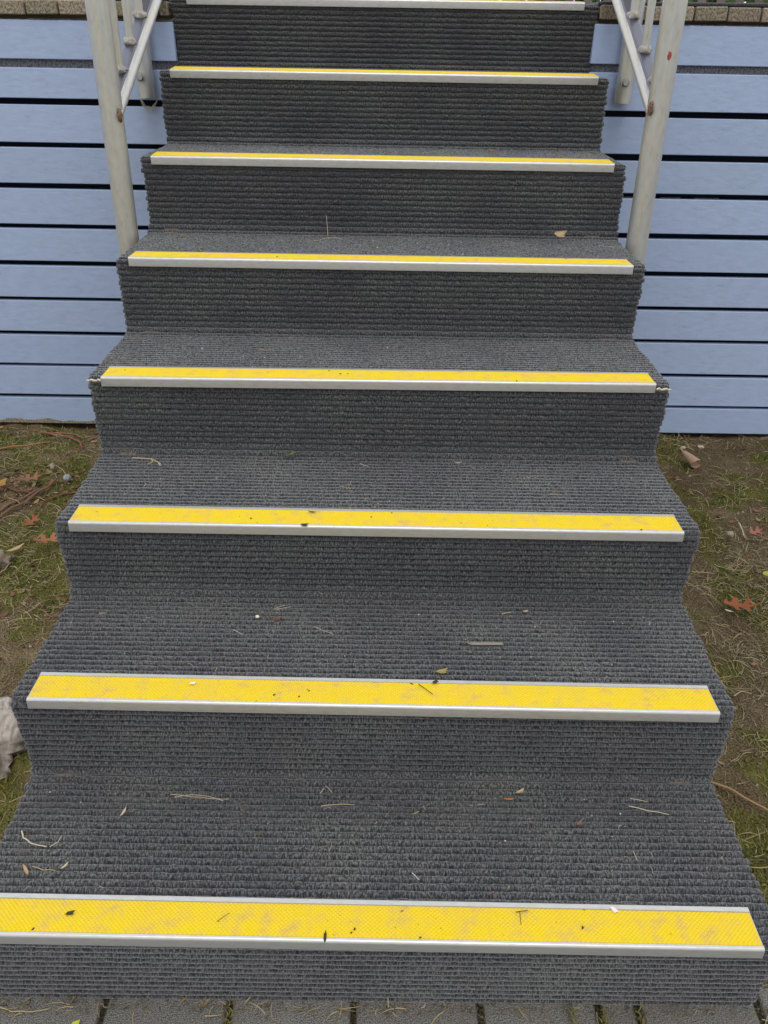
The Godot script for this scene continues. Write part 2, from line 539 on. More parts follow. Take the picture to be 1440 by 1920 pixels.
# ---------------------------------------------------------------- handrails
func galv_tube(called: String, a: Vector3, b: Vector3, r: float, parent: Node3D, sd: float, base := Color(0.56, 0.55, 0.50)) -> MeshInstance3D:
	var mb := MB.new()
	var rows := 24
	var sides := 28
	var up := (b - a).normalized()
	var sx := up.cross(Vector3.BACK)
	sx = Vector3.RIGHT if sx.length() < 0.1 else sx.normalized()
	var sy := sx.cross(up).normalized()
	var g := []
	for i in rows + 1:
		var row := []
		for j in sides + 1:
			var an := TAU * j / sides
			var d := sx * cos(an) + sy * sin(an)
			var st := na.get_noise_2d(float(j % sides) * 0.42 + sd * 10.0, i * 0.10)
			var st2 := na.get_noise_2d(float(j % sides) * 0.9 + sd * 17.0, i * 0.5 + 20.0)
			var warm := clampf(st * 1.4, -1.0, 1.0)
			var k := 1.0 + 0.05 * st2
			mb.tint = Color(base.r * k * (1.0 + 0.06 * warm), base.g * k * (1.0 + 0.02 * warm), base.b * k * (1.0 - 0.10 * warm))
			row.append(mb.vert(a.lerp(b, float(i) / rows) + d * r, d, Vector2(float(j) / sides, float(i) / rows)))
		g.append(row)
		if i > 0:
			for j in sides: mb.quad(g[i - 1][j], g[i - 1][j + 1], g[i][j + 1], g[i][j])
	for e in [0, rows]:
		var t := -up if e == 0 else up
		var p: Vector3 = a if e == 0 else b
		var ce := mb.vert(p, t)
		for j in sides: mb.tri(ce, mb.vert(mb.v[g[e][j]], t), mb.vert(mb.v[g[e][j + 1]], t))
	return put(called, mb.mesh(), M.galv, parent)

func make_handrail(s: int, px: float, wx: float, rail_x: float, wall_low: float, bal_x: float, bal_z: Array, label: String) -> void:
	var root := thing("stair_handrail", Vector3(px, 0.03, -1.38), label, "handrail", "galvanised handrails at the stair sides")
	var o := -root.position
	var at := func(v: Vector3) -> Vector3: return v + o
	var rail_y := func(z: float) -> float: return 1.108 + (-1.38 - z) * 0.50 + (0.022 if s > 0 else 0.0)
	var post := galv_tube("post", at.call(Vector3(px, 0.0, -1.38)), at.call(Vector3(px, 1.93, -1.38)), 0.0255, root, 1.0 + s)
	if s > 0:
		var sp := MB.new()
		sp.tint = Color(0.35, 0.06, 0.05)
		var c := Vector3(px - 0.002, 1.243, -1.38 + 0.0256)
		sp.blob(Transform3D(Basis().scaled(Vector3(0.0042, 0.008, 0.0008)), at.call(c)), na, 0.3, 12)
		put("paint_spot", sp.mesh(), M.plant, post)
	var wall := galv_tube("wall_post", at.call(Vector3(wx, wall_low, -1.924)), at.call(Vector3(wx, 2.25, -1.924)), 0.0235, root, 5.0 + s, Color(0.54, 0.53, 0.485))
	var bo := MB.new()
	bo.tint = Color(0.42, 0.41, 0.38)
	var bc: Vector3 = at.call(Vector3(wx - 0.006, wall_low + 0.052, -1.9))
	bo.tube([bc + Vector3(0, 0, -0.004), bc + Vector3(0, 0, 0.001), bc + Vector3(0, 0, 0.0015)], [0.0125, 0.0125, 0.0125], 20)
	bo.tube([bc + Vector3(0, 0, 0.001), bc + Vector3(0, 0, 0.007), bc + Vector3(0, 0, 0.0085)], [0.0095, 0.0095, 0.007], 6)
	put("bolt", bo.mesh(), M.galv, wall)
	# sloping bottom rail: rounded flat box section
	var bar_x := rail_x + s * 0.0075
	var ra := Vector3(bar_x, rail_y.call(-1.372), -1.372)
	var rb := Vector3(bar_x, rail_y.call(-2.05), -2.05)
	var dir := (rb - ra).normalized()
	var upv := Vector3.RIGHT.cross(dir).normalized()
	if upv.y < 0: upv = -upv
	var mb := MB.new()
	var w := 0.0165
	var h := 0.013
	var rr := 0.006
	var g := []
	for e in 2:
		var row := []
		for c in 4:
			var cx: float = [1, -1, -1, 1][c]
			var cy: float = [1, 1, -1, -1][c]
			for q in 5:
				var an := PI / 2 * (c + q / 4.0)
				var dd := Vector3.RIGHT * cos(an) + upv * sin(an)
				row.append(mb.vert(at.call([ra, rb][e] + Vector3.RIGHT * cx * (w - rr) + upv * cy * (h - rr) + dd * rr), dd))
		row.append(row[0])
		g.append(row)
	for j in g[0].size() - 1: mb.quad(g[0][j], g[0][j + 1], g[1][j + 1], g[1][j])
	for e in 2:
		var ce := mb.vert(at.call([ra, rb][e]), dir * (-1.0 if e == 0 else 1.0))
		for j in g[e].size() - 1:
			mb.tri(ce, mb.vert(mb.v[g[e][j]], mb.n[ce]), mb.vert(mb.v[g[e][j + 1]], mb.n[ce]))
	var rail := put("bottom_rail", mb.mesh(), M.rail, root)
	var tx := rail_x - s * 0.0150
	galv_tube("rail_tube", at.call(Vector3(tx, rail_y.call(-1.372) + 0.002, -1.372)), at.call(Vector3(tx, rail_y.call(-2.05) + 0.002, -2.05)), 0.0112, root, 40.0 + s, Color(0.58, 0.565, 0.53))
	# rusty weld where the rail meets the post
	var ru := MB.new()
	var wp := Vector3(px - s * 0.0225, rail_y.call(-1.372) + (0.012 if s > 0 else 0.002), -1.366)
	ru.blob(Transform3D(Basis().scaled(Vector3(0.0045, 0.0135, 0.011)), at.call(wp)), nb, 0.5, 18, 2.0, s * 3.0)
	put("rusty_weld", ru.mesh(), M.rust, rail)
	var k := 0
	for z in bal_z:
		var base := Vector3(bal_x, rail_y.call(z) + 0.012, z)
		var b := galv_tube("baluster", at.call(base), at.call(Vector3(bal_x, 1.88 + (-1.38 - z) * 0.5, z)), 0.0095, root, 9.0 + k * 3.0 + s, Color(0.56, 0.55, 0.50))
		var we := MB.new()
		we.blob(Transform3D(Basis(Vector3.RIGHT, 0.46).scaled(Vector3(0.0165, 0.0135, 0.0165)), at.call(base + Vector3(0, 0.001, 0))), nb, 0.55, 18, 2.4, k * 5.0 + s)
		put("weld_bead", we.mesh(), M.weld, b)
		k += 1
	galv_tube("top_rail", at.call(Vector3(px, 1.915, -1.36)), at.call(Vector3(wx, 2.225, -1.98)), 0.0225, root, 30.0 + s)


# ---------------------------------------------------------------- ground
func slope(z: float) -> float:
	return 0.092 * clampf((-0.3 - z) / 1.6, 0.0, 1.0)

func moss(x: float, z: float) -> float:              # 0 bare soil .. 1 green
	var v := nb.get_noise_2d(x * 2.3 + 7.0, z * 2.3) * 1.5 + nb.get_noise_2d(x * 8.0, z * 8.0 + 30.0) * 0.7
	return clampf(0.36 + v + (0.12 if x > 0.0 else 0.0) - 0.5 * smoothstep(-1.75, -1.95, z), 0.0, 1.0)

func ground_y(x: float, z: float) -> float:
	var y := slope(z) + 0.016 * nb.get_noise_2d(x * 3.0, z * 3.0 + 11.0) + 0.006 * nb.get_noise_2d(x * 14.0, z * 14.0)
	if absf(x) < 1.4: y -= 0.05 * smoothstep(-0.06, 0.0, z)
	return y - 0.004 - 0.016 * smoothstep(-1.78, -1.95, z)

func axis(lo: float, hi: float, step: float, far: float) -> PackedFloat32Array:
	var a := PackedFloat32Array()
	var d := step
	var x := lo
	while x > -far:
		d = minf(d * 1.3, 0.12) if x > -5.0 else d * 1.3
		x -= d
		a.append(x)
	a.reverse()
	x = lo
	while x <= hi:
		a.append(x); x += step
	d = step
	while x < far:
		a.append(x); d = minf(d * 1.3, 0.12) if x < 5.0 else d * 1.3; x += d
	return a

func make_ground() -> void:
	var xs := axis(-1.5, 1.5, 0.011, 80.0)
	var zs := axis(-2.0, 0.05, 0.011, 80.0)
	var mb := MB.new()
	var g := []
	for z in zs:
		var row := []
		for x in xs:
			var t := moss(x, z)
			var q := nb.get_noise_2d(x * 5.0 + 90.0, z * 5.0)
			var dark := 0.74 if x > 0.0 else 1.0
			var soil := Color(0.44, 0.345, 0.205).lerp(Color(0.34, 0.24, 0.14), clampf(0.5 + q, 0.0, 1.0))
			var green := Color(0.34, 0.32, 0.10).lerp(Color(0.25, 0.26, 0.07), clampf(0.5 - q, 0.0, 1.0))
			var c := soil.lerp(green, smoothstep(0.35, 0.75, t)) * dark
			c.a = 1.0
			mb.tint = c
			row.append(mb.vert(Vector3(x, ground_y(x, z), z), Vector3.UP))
		g.append(row)
	for i in zs.size() - 1:
		for j in xs.size() - 1:
			mb.idx.append_array([g[i][j], g[i][j + 1], g[i + 1][j + 1], g[i][j], g[i + 1][j + 1], g[i + 1][j]])
	mb.smooth(g)
	var o := put("ground", mb.mesh(), M.soil)
	o.set_meta("kind", "structure")
	o.set_meta("label", "mossy bare soil on both sides of the stairs")

func make_pavement() -> void:
	var pv := Node3D.new()
	pv.name = "pavement"
	add_child(pv)
	pv.set_meta("kind", "structure")
	pv.set_meta("label", "grey concrete pavers at the foot of the stairs")
	var b := MB.new()
	b.tint = Color(0.16, 0.14, 0.085)
	b.cbox(Transform3D(Basis(), Vector3(0, -0.026, 0.95)), Vector3(2.74, 0.03, 1.98), 0.004)
	put("joint_sand", b.mesh(), M.soil, pv)
	var first := [-1.34, -1.15, -0.963, -0.775, -0.585, -0.395, -0.208, -0.023, 0.166, 0.346, 0.403, 0.587, 0.775, 0.963, 1.15, 1.34]
	for r in 9:
		var xs := []
		if r == 0:
			xs = first
		else:
			var x := -1.36 + (0.094 if r % 2 == 1 else 0.0)
			while x < 1.37:
				xs.append(x); x += 0.188
		for i in xs.size() - 1:
			var w: float = xs[i + 1] - xs[i]
			var k := rng.randf_range(0.85, 1.12)
			var p := MB.new()
			p.tint = Color(0.42 * k, 0.40 * k, 0.365 * k)
			p.cbox(Transform3D(Basis.from_euler(Vector3(rng.randf_range(-0.008, 0.008), rng.randf_range(-0.01, 0.01), rng.randf_range(-0.008, 0.008)))), Vector3(w - rng.randf_range(0.007, 0.011), 0.05, 0.18), 0.006)
			var o := put("paver", p.mesh(), M.paver, pv)
			o.position = Vector3((xs[i] + xs[i + 1]) / 2.0, -0.026 + rng.randf_range(-0.002, 0.002), 0.045 + r * 0.188)

func blade_mesh(seg := 3, bend := 0.25, width := 0.03) -> ArrayMesh:    # unit length along x, slightly arched flat blade with two faces
	var mb := MB.new()
	for side in [1.0, -1.0]:
		var g := []
		for i in seg + 1:
			var t := float(i) / seg
			var w := width * (1.0 - 0.75 * t * t)
			var y := bend * sin(PI * t) * 0.6
			var z := bend * 0.5 * sin(PI * t * 0.8)
			g.append([mb.vert(Vector3(t, y + side * 0.002, z - w), Vector3.UP * side), mb.vert(Vector3(t, y + 0.35 * width + side * 0.002, z + w), Vector3.UP * side)])
			if i > 0: mb.quad(g[i - 1][0], g[i - 1][1], g[i][1], g[i][0])
	return mb.mesh()

func scatter(called: String, mesh: Mesh, xf: Array, cols: Array, label: String, category: String, parent: Node = self) -> void:
	var mm := MultiMesh.new()
	mm.transform_format = MultiMesh.TRANSFORM_3D
	mm.use_colors = true
	mm.mesh = mesh
	mm.instance_count = xf.size()
	for i in xf.size():
		mm.set_instance_transform(i, xf[i])
		mm.set_instance_color(i, cols[i])
	var o := MultiMeshInstance3D.new()
	o.name = called
	o.multimesh = mm
	o.material_override = M.plant
	parent.add_child(o, true)
	tag(o, label, category, "", "stuff")

func ground_cover() -> void:
	var xf := []
	var cl := []
	for i in 26000:                                       # moss and short grass
		var x := rng.randf_range(0.52, 1.62) * (1 if i % 2 else -1)
		var z := rng.randf_range(-1.94, -0.02)
		var t := moss(x, z)
		if rng.randf() > smoothstep(0.3, 0.9, t) + 0.03: continue
		var l := rng.randf_range(0.006, 0.017)
		var b := Basis(Vector3.UP, rng.randf() * TAU) * Basis(Vector3.BACK, rng.randf_range(0.4, 1.5))
		xf.append(Transform3D(b.scaled_local(Vector3(l, l, l * 1.4)), Vector3(x, ground_y(x, z) - 0.001, z)))
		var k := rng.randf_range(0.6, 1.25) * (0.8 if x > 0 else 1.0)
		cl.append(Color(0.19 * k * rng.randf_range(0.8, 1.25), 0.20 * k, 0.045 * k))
	scatter("moss", blade_mesh(2, 0.2, 0.09), xf, cl, "short green moss and grass in patches beside the stairs", "moss")
	xf = []; cl = []
	for i in 48000:                                       # dry straw
		var x := rng.randf_range(0.52, 1.62) * (1 if i % 2 else -1)
		var z := rng.randf_range(-1.94, -0.02)
		var d := 0.12 + 0.5 * clampf(nb.get_noise_2d(x * 3.5 + 200.0, z * 3.5) * 2.0, 0.0, 1.0)
		if x > 0.0:
			d += 0.9 * exp(-(pow((x - 1.02) / 0.16, 2.0) + pow((z + 1.10) / 0.16, 2.0))) + 0.7 * exp(-(pow((x - 0.90) / 0.10, 2.0) + pow((z + 0.80) / 0.11, 2.0)))
		else:
			d += 0.6 * exp(-(pow((x + 1.0) / 0.14, 2.0) + pow((z + 1.17) / 0.12, 2.0))) + 0.35 * exp(-(pow((x + 1.15) / 0.2, 2.0) + pow((z + 1.75) / 0.2, 2.0)))
		if rng.randf() > d: continue
		var l := rng.randf_range(0.012, 0.05)
		var b := Basis(Vector3.UP, rng.randf() * TAU) * Basis(Vector3.BACK, rng.randf_range(-0.05, 0.28)) * Basis(Vector3.RIGHT, rng.randf_range(-1.2, 1.2))
		var th := rng.randf_range(0.35, 0.95) * 0.036
		xf.append(Transform3D(b.scaled_local(Vector3(l, l * rng.randf_range(0.2, 1.2), th)), Vector3(x, ground_y(x, z) + 0.002 + rng.randf() * 0.006 * d, z)))
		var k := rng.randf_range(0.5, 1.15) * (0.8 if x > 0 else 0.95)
		var red := rng.randf_range(0.9, 1.1)
		cl.append(Color(0.45 * k * red, 0.36 * k, 0.205 * k / red))
	scatter("dry_grass", blade_mesh(4, 0.22, 0.025), xf, cl, "dry straw and dead grass lying on the soil beside the stairs", "dry grass")
	xf = []; cl = []
	var cr := MB.new()
	cr.blob(Transform3D(), nb, 0.9, 7, 2.0)
	var crumb := cr.mesh()
	for i in 9000:
		var x := rng.randf_range(0.52, 1.62) * (1 if i % 2 else -1)
		var z := rng.randf_range(-1.95, -0.02)
		var r := 0.0009 + 0.0042 * pow(rng.randf(), 3.0)
		xf.append(Transform3D(Basis.from_euler(Vector3(rng.randf() * 6, rng.randf() * 6, 0)).scaled_local(Vector3(r, r * 0.6, r * 0.8)), Vector3(x, ground_y(x, z) + r * 0.3, z)))
		var k := rng.randf_range(0.4, 1.1)
		cl.append(Color(0.36 * k, 0.32 * k, 0.25 * k) if rng.randf() < 0.2 else Color(0.15 * k, 0.105 * k, 0.065 * k))
	scatter("soil_crumbs", crumb, xf, cl, "small crumbs of soil and grit scattered over the ground", "soil")
	xf = []; cl = []
	var lf := MB.new()
	lf.sheet(PackedVector2Array([Vector2(-1, 0), Vector2(-0.4, -0.42), Vector2(0.3, -0.36), Vector2(1, 0.05), Vector2(0.2, 0.42), Vector2(-0.5, 0.3)]), Transform3D(), func(p): return 0.3 * p.x * p.x + 0.25 * p.y)
	for i in 1100:                                         # broken leaf flakes, mostly on the left
		var left := i % 4 != 0
		var x := -rng.randf_range(0.62, 1.5) if left else rng.randf_range(0.6, 1.5)
		var z := rng.randf_range(-1.93, -0.9) if left else rng.randf_range(-1.93, -0.1)
		if left and rng.randf() < 0.5: z = rng.randf_range(-1.62, -1.42)
		var l := rng.randf_range(0.003, 0.013)
		xf.append(Transform3D(Basis.from_euler(Vector3(rng.randf_range(-0.6, 0.6), rng.randf() * TAU, rng.randf_range(-0.6, 0.6))).scaled_local(Vector3(l, l, l)), Vector3(x, ground_y(x, z) + 0.004, z)))
		var k := rng.randf_range(0.5, 1.2)
		cl.append(Color(0.22 * k, 0.105 * k, 0.05 * k) if rng.randf() < 0.7 else Color(0.30 * k, 0.22 * k, 0.12 * k))
	scatter("leaf_flakes", lf.mesh(), xf, cl, "broken brown leaf flakes scattered on the soil", "leaf litter")
	# straw and grit gathered along the foot of the stairs, on the pavers
	xf = []; cl = []
	for i in 60:
		var x := rng.randf_range(-0.62, 0.62)
		var z := -0.006 + 0.022 * pow(rng.randf(), 2.0)
		var l := rng.randf_range(0.008, 0.04)
		var b := Basis(Vector3.UP, rng.randf() * TAU) * Basis(Vector3.BACK, rng.randf_range(-0.1, 0.2))
		xf.append(Transform3D(b.scaled_local(Vector3(l, l * 0.5, 0.028)), Vector3(x, 0.0035, z)))
		var k := rng.randf_range(0.4, 1.1)
		cl.append(Color(0.42 * k, 0.33 * k, 0.19 * k))
	for i in 420:
		var x := rng.randf_range(-0.66, 0.66)
		var z := -0.008 + 0.018 * pow(rng.randf(), 2.0)
		var l := rng.randf_range(0.002, 0.007)
		xf.append(Transform3D(Basis.from_euler(Vector3(rng.randf(), rng.randf() * TAU, rng.randf())).scaled_local(Vector3(l, l, 0.06)), Vector3(x, 0.002 + 0.006 * rng.randf(), z)))
		var k := rng.randf_range(0.3, 1.0)
		cl.append(Color(0.17 * k, 0.14 * k, 0.08 * k))
	for x in [-0.208, 0.346, 0.403, 0.30]:
		for i in 34:                                       # weeds in the joints
			var b := Basis(Vector3.UP, rng.randf() * TAU) * Basis(Vector3.BACK, rng.randf_range(0.5, 1.4))
			var l := rng.randf_range(0.006, 0.018)
			xf.append(Transform3D(b.scaled_local(Vector3(l, l, 0.03)), Vector3(x + rng.randf_range(-0.006, 0.006), -0.002, rng.randf_range(-0.005, 0.03))))
			var k := rng.randf_range(0.6, 1.2)
			cl.append(Color(0.19 * k, 0.17 * k, 0.05 * k))
	scatter("straw_litter", blade_mesh(3, 0.25, 0.03), xf, cl, "straw and grit gathered on the pavers along the lowest riser", "straw litter")

func tread_y(z: float) -> float:
	var k := clampi(int(floor((-z - 0.03) / GOING)), 0, 7)
	return STEP_Y[k] - PILE + 0.0022

func stair_litter() -> void:
	var xf := []
	var cl := []
	for i in 800:
		var k := rng.randi_range(0, 6)
		var x := rng.randf_range(-0.55, 0.55)
		var t := rng.randf()
		var z := -GOING * k - 0.07 - 0.17 * (1.0 - t * t)
		var l := 0.003 + 0.013 * pow(rng.randf(), 2.5)
		var b := Basis(Vector3.UP, rng.randf() * TAU) * Basis(Vector3.BACK, rng.randf_range(-0.15, 0.2))
		xf.append(Transform3D(b.scaled_local(Vector3(l, l * rng.randf_range(0.4, 1.6), rng.randf_range(0.010, 0.026))), Vector3(x, tread_y(z), z)))
		var q := rng.randf_range(0.35, 1.0)
		cl.append(Color(0.46 * q, 0.40 * q, 0.30 * q) if rng.randf() < 0.75 else Color(0.20 * q, 0.10 * q, 0.05 * q))
	scatter("carpet_litter", blade_mesh(3, 0.3, 0.03), xf, cl, "tiny bits of straw and lint scattered over the carpeted treads", "litter")
	xf = []; cl = []
	var cr := MB.new()
	cr.blob(Transform3D(), nb, 0.9, 7, 2.0)
	for i in 240:
		var k := rng.randi_range(0, 6)
		var x := rng.randf_range(-0.55, 0.55)
		var z := -GOING * k - rng.randf_range(0.07, 0.255)
		var r := rng.randf_range(0.0006, 0.0016)
		xf.append(Transform3D(Basis.from_euler(Vector3(rng.randf() * 6, rng.randf() * 6, 0)).scaled_local(Vector3(r, r, r * 1.3)), Vector3(x, tread_y(z) + r * 0.4, z)))
		var q := rng.randf_range(0.5, 1.0)
		cl.append(Color(0.6 * q, 0.57 * q, 0.5 * q) if rng.randf() < 0.5 else Color(0.22 * q, 0.16 * q, 0.09 * q))
	scatter("carpet_grit", cr.mesh(), xf, cl, "pale grit grains lying on the carpeted treads", "grit")
	xf = []; cl = []
	for i in 70:                                          # dark crumbs on the strips
		var k: int = [0, 0, 0, 1, 1, 1, 2, 2, 3, 4][rng.randi_range(0, 9)]
		var r := 0.0004 + 0.0011 * pow(rng.randf(), 3.0)
		var x := rng.randf_range(-0.53, 0.53)
		if k == 1 and rng.randf() < 0.4: x = rng.randf_range(0.06, 0.12)
		if k == 0 and rng.randf() < 0.3: x = rng.randf_range(-0.2, 0.3)
		var z: float = -GOING * k - rng.randf_range(0.001, 0.05)
		xf.append(Transform3D(Basis.from_euler(Vector3(0, rng.randf() * 6, 0)).scaled_local(Vector3(r * rng.randf_range(1.0, 2.6), r * 0.7, r)), Vector3(x, STEP_Y[k] + 0.0013 + STRIP_TILT[k] * x, z)))
		cl.append(Color(0.035, 0.025, 0.015))
	scatter("dark_crumbs", cr.mesh(), xf, cl, "dark crumbs of soil and bark on the yellow strips", "dirt crumbs")


# ---------------------------------------------------------------- single small things
func straw(label: String, pts: Array, rad: float, col: Color, called := "straw", category := "straw", group := "single straws lying on the carpeted steps", lift := 0.0) -> void:
	var c := Vector3.ZERO
	for p in pts: c += p
	c /= pts.size()
	var mb := MB.new()
	mb.tint = col * 0.86
	rad *= 0.85
	var q := []
	var r := []
	for i in pts.size():
		var last := i == pts.size() - 1
		var steps := 1 if last else 4
		for s in steps:
			var t := s / 4.0
			var p: Vector3 = pts[i] if last else pts[i].lerp(pts[i + 1], t)
			q.append(p - c + Vector3(0, lift + rad * (1.1 + 0.4 * sin(q.size() * 1.3)), 0.3 * rad * sin(q.size() * 2.0)))
			r.append(rad * (1.0 - 0.45 * float(q.size()) / (pts.size() * 4.0)))
	mb.tube(q, r, 6, 0.6)
	var o := put(called, mb.mesh(), M.plant)
	o.position = c
	tag(o, label, category, group)

func sprig(label: String, arms: Array, rad: float, col: Color) -> void:
	var mb := MB.new()
	mb.tint = col
	var c: Vector3 = arms[0][0]
	for a in arms:
		var r := []
		for i in a.size(): r.append(rad * (1.0 - 0.4 * float(i) / a.size()))
		mb.tube(a.map(func(p): return p - c + Vector3(0, rad, 0)), r, 6, 0.7)
	var o := put("dry_sprig", mb.mesh(), M.plant)
	o.position = c
	tag(o, label, "grass sprig")

func on_tread(list: Array) -> Array:
	return list.map(func(p): return Vector3(p[0], tread_y(p[1]), p[1]))

func on_soil(list: Array, up := 0.003) -> Array:
	return list.map(func(p): return Vector3(p[0], ground_y(p[0], p[1]) + up, p[1]))

func flake(label: String, at: Vector3, size: float, yaw: float, tilt: Vector2, col: Color, outline: PackedVector2Array, curl: float, called: String, category: String, group := "") -> void:
	var mb := MB.new()
	mb.tint = col
	mb.sheet(outline, Transform3D(Basis().scaled(Vector3(size, size, size))), func(p): return curl * (p.x * p.x * 0.7 + p.y * p.y - 0.5 * p.x * p.y))
	var o := put(called, mb.mesh(), M.plant)
	o.position = at
	o.rotation = Vector3(tilt.x, yaw, tilt.y)
	tag(o, label, category, group)

func oak() -> PackedVector2Array:
	var p := PackedVector2Array()
	for q in [[1.15, 0.0], [0.75, 0.10], [0.50, 0.14], [0.62, 0.62], [0.40, 0.50], [0.16, 0.16], [-0.14, 0.20], [-0.02, 0.60], [-0.34, 0.62], [-0.46, 0.22], [-0.70, 0.24], [-0.98, 0.30], [-1.0, 0.0], [-0.92, -0.26], [-0.66, -0.16], [-0.46, -0.20], [-0.40, -0.66], [-0.06, -0.52], [-0.12, -0.18], [0.16, -0.14], [0.46, -0.56], [0.66, -0.44], [0.50, -0.12], [0.78, -0.06]]:
		p.append(Vector2(q[0], q[1]))
	return p

func chip() -> PackedVector2Array:
	return PackedVector2Array([Vector2(-1, -0.1), Vector2(-0.4, -0.55), Vector2(0.3, -0.4), Vector2(1, -0.15), Vector2(0.55, 0.2), Vector2(0.5, 0.6), Vector2(-0.3, 0.35)])

func spear() -> PackedVector2Array:
	return PackedVector2Array([Vector2(-1, 0), Vector2(-0.4, -0.2), Vector2(0.3, -0.22), Vector2(1, 0), Vector2(0.3, 0.2), Vector2(-0.5, 0.18)])

func stone(label: String, at: Vector3, size: Vector3, yaw: float, m: Material, tint: Color, called: String, group := "", shift := 0.0, amp := 0.55, seg := 20) -> void:
	var mb := MB.new()
	mb.tint = tint
	mb.blob(Transform3D(Basis().scaled(size)), nb, amp, seg, 1.1, shift)
	var o := put(called, mb.mesh(), m)
	o.position = at
	o.rotation.y = yaw
	tag(o, label, called.replace("_", " "), group)

func small_things() -> void:
	var tan_ := Color(0.50, 0.40, 0.23)
	var pale := Color(0.60, 0.55, 0.42)
	var brown := Color(0.20, 0.12, 0.06)
	# --- step seven down to step one
	sprig("dry forked grass sprig with one upright branch on the fifth tread from the bottom", [[Vector3(-0.131, 0.848, -1.367), Vector3(-0.132, 0.862, -1.372), Vector3(-0.135, 0.893, -1.380)], on_tread([[-0.131, -1.367], [-0.150, -1.335], [-0.163, -1.33]]), on_tread([[-0.131, -1.367], [-0.105, -1.366], [-0.095, -1.352]])], 0.0008, tan_)
	straw("short thin pale straw near the right back of the fifth tread from the bottom", on_tread([[0.300, -1.365], [0.308, -1.35], [0.322, -1.34]]), 0.0008, pale)
	straw("pale straw by the right handrail post on the fifth tread from the bottom", on_tread([[0.520, -1.325], [0.556, -1.312]]), 0.0009, pale)
	flake("curled light brown dead leaf at right on the fifth tread from the bottom", Vector3(0.428, 0.862, -1.350), 0.017, 0.35, Vector2(0.75, 0.2), Color(0.40, 0.29, 0.17), chip(), 0.9, "dead_leaf", "leaf")
	flake("reddish brown leaf sliver at left on the fifth tread from the bottom", Vector3(-0.470, 0.848, -1.30), 0.013, 0.1, Vector2(0, 0), Color(0.30, 0.16, 0.07), spear(), 0.4, "leaf_sliver", "leaf")
	flake("rust red leaf sliver at right on the sixth tread from the bottom", Vector3(0.277, 1.022, -1.60), 0.017, 0.1, Vector2(0, 0), Color(0.25, 0.10, 0.05), spear(), 0.4, "leaf_sliver", "leaf")
	straw("pale yellow straw pair lying left of centre on the fourth tread from the bottom", on_tread([[-0.262, -1.020], [-0.246, -1.012], [-0.229, -1.014]]), 0.0012, tan_)
	sprig("thick forked yellow grass sprig at the left back of the third tread", [on_tread([[-0.505, -0.824], [-0.48, -0.822], [-0.462, -0.818]]), on_tread([[-0.462, -0.818], [-0.441, -0.798]]), on_tread([[-0.466, -0.822], [-0.459, -0.806], [-0.466, -0.796]])], 0.0014, tan_)
	flake("scrap of bright green leaf left of centre at the back of the third tread", Vector3(-0.184, 0.512, -0.826), 0.014, 0.2, Vector2(-0.4, 0.1), Color(0.20, 0.25, 0.04), chip(), 0.9, "green_leaf_scrap", "leaf")
	flake("cream seed husk right of centre near the back of the third tread", Vector3(0.161, 0.511, -0.812), 0.010, -0.5, Vector2(-0.4, 0), Color(0.70, 0.63, 0.46), spear(), 0.6, "seed_husk", "seed husk")
	flake("small tan seed husk below the forked grass stem on the third tread", Vector3(-0.438, 0.510, -0.782), 0.010, -1.0, Vector2(-0.2, 0), Color(0.48, 0.40, 0.30), spear(), 0.6, "seed_husk", "seed husk")
	straw("short pale straw near the centre at the back of the third tread", on_tread([[-0.037, -0.815], [-0.028, -0.805], [-0.019, -0.802]]), 0.0010, pale)
	straw("brown straw tangle at centre of the third tread just above the strip", on_tread([[-0.074, -0.712], [-0.058, -0.705], [-0.044, -0.704]]), 0.0012, Color(0.42, 0.30, 0.13))
	straw("fine twisted brown straw crossing the tangle at centre of the third tread", on_tread([[-0.052, -0.735], [-0.055, -0.715], [-0.060, -0.700]]), 0.0008, Color(0.40, 0.30, 0.14))
	straw("short tan straw at right on the third tread above the strip", on_tread([[0.330, -0.690], [0.350, -0.694]]), 0.0010, tan_)
	stone("round white pellet left of centre on the second tread from the bottom", Vector3(-0.214, 0.346, -0.503), Vector3(0.0036, 0.003, 0.0034), 0, M.plant, Color(0.75, 0.72, 0.62), "white_pellet", "", 1.0, 0.2, 12)
	straw("upper of two pinkish straws crossing on the second tread from the bottom", on_tread([[-0.187, -0.532], [-0.162, -0.549]]), 0.0010, Color(0.60, 0.45, 0.40))
	straw("lower of two pinkish straws crossing on the second tread from the bottom", on_tread([[-0.183, -0.530], [-0.157, -0.540]]), 0.0009, Color(0.62, 0.50, 0.42))
	var st := MB.new()
	st.tint = Color(0.24, 0.22, 0.185)
	st.cbox(Transform3D(Basis(), Vector3.ZERO), Vector3(0.058, 0.0022, 0.0065), 0.0007)
	st.tube([Vector3(-0.031, 0.003, -0.004), Vector3(-0.034, 0.004, 0.001), Vector3(-0.030, 0.003, 0.004), Vector3(-0.026, 0.003, 0.0)], [0.0011, 0.0012, 0.0011, 0.0009], 6)
	var so := put("flat_stick", st.mesh(), M.plant)
	so.position = Vector3(0.194, 0.346, -0.434)
	so.rotation.y = 0.02
	tag(so, "flat grey wooden stick right of centre on the second tread from the bottom", "stick")
	straw("thick tan straw fragment near the right back of the second tread", on_tread([[0.232, -0.525], [0.250, -0.532]]), 0.0016, tan_)
	flake("tan leaf crumb beside the thick straw at right of the second tread", Vector3(0.276, 0.347, -0.528), 0.006, 0.3, Vector2(0, 0), Color(0.45, 0.33, 0.22), chip(), 0.6, "leaf_crumb", "leaf")
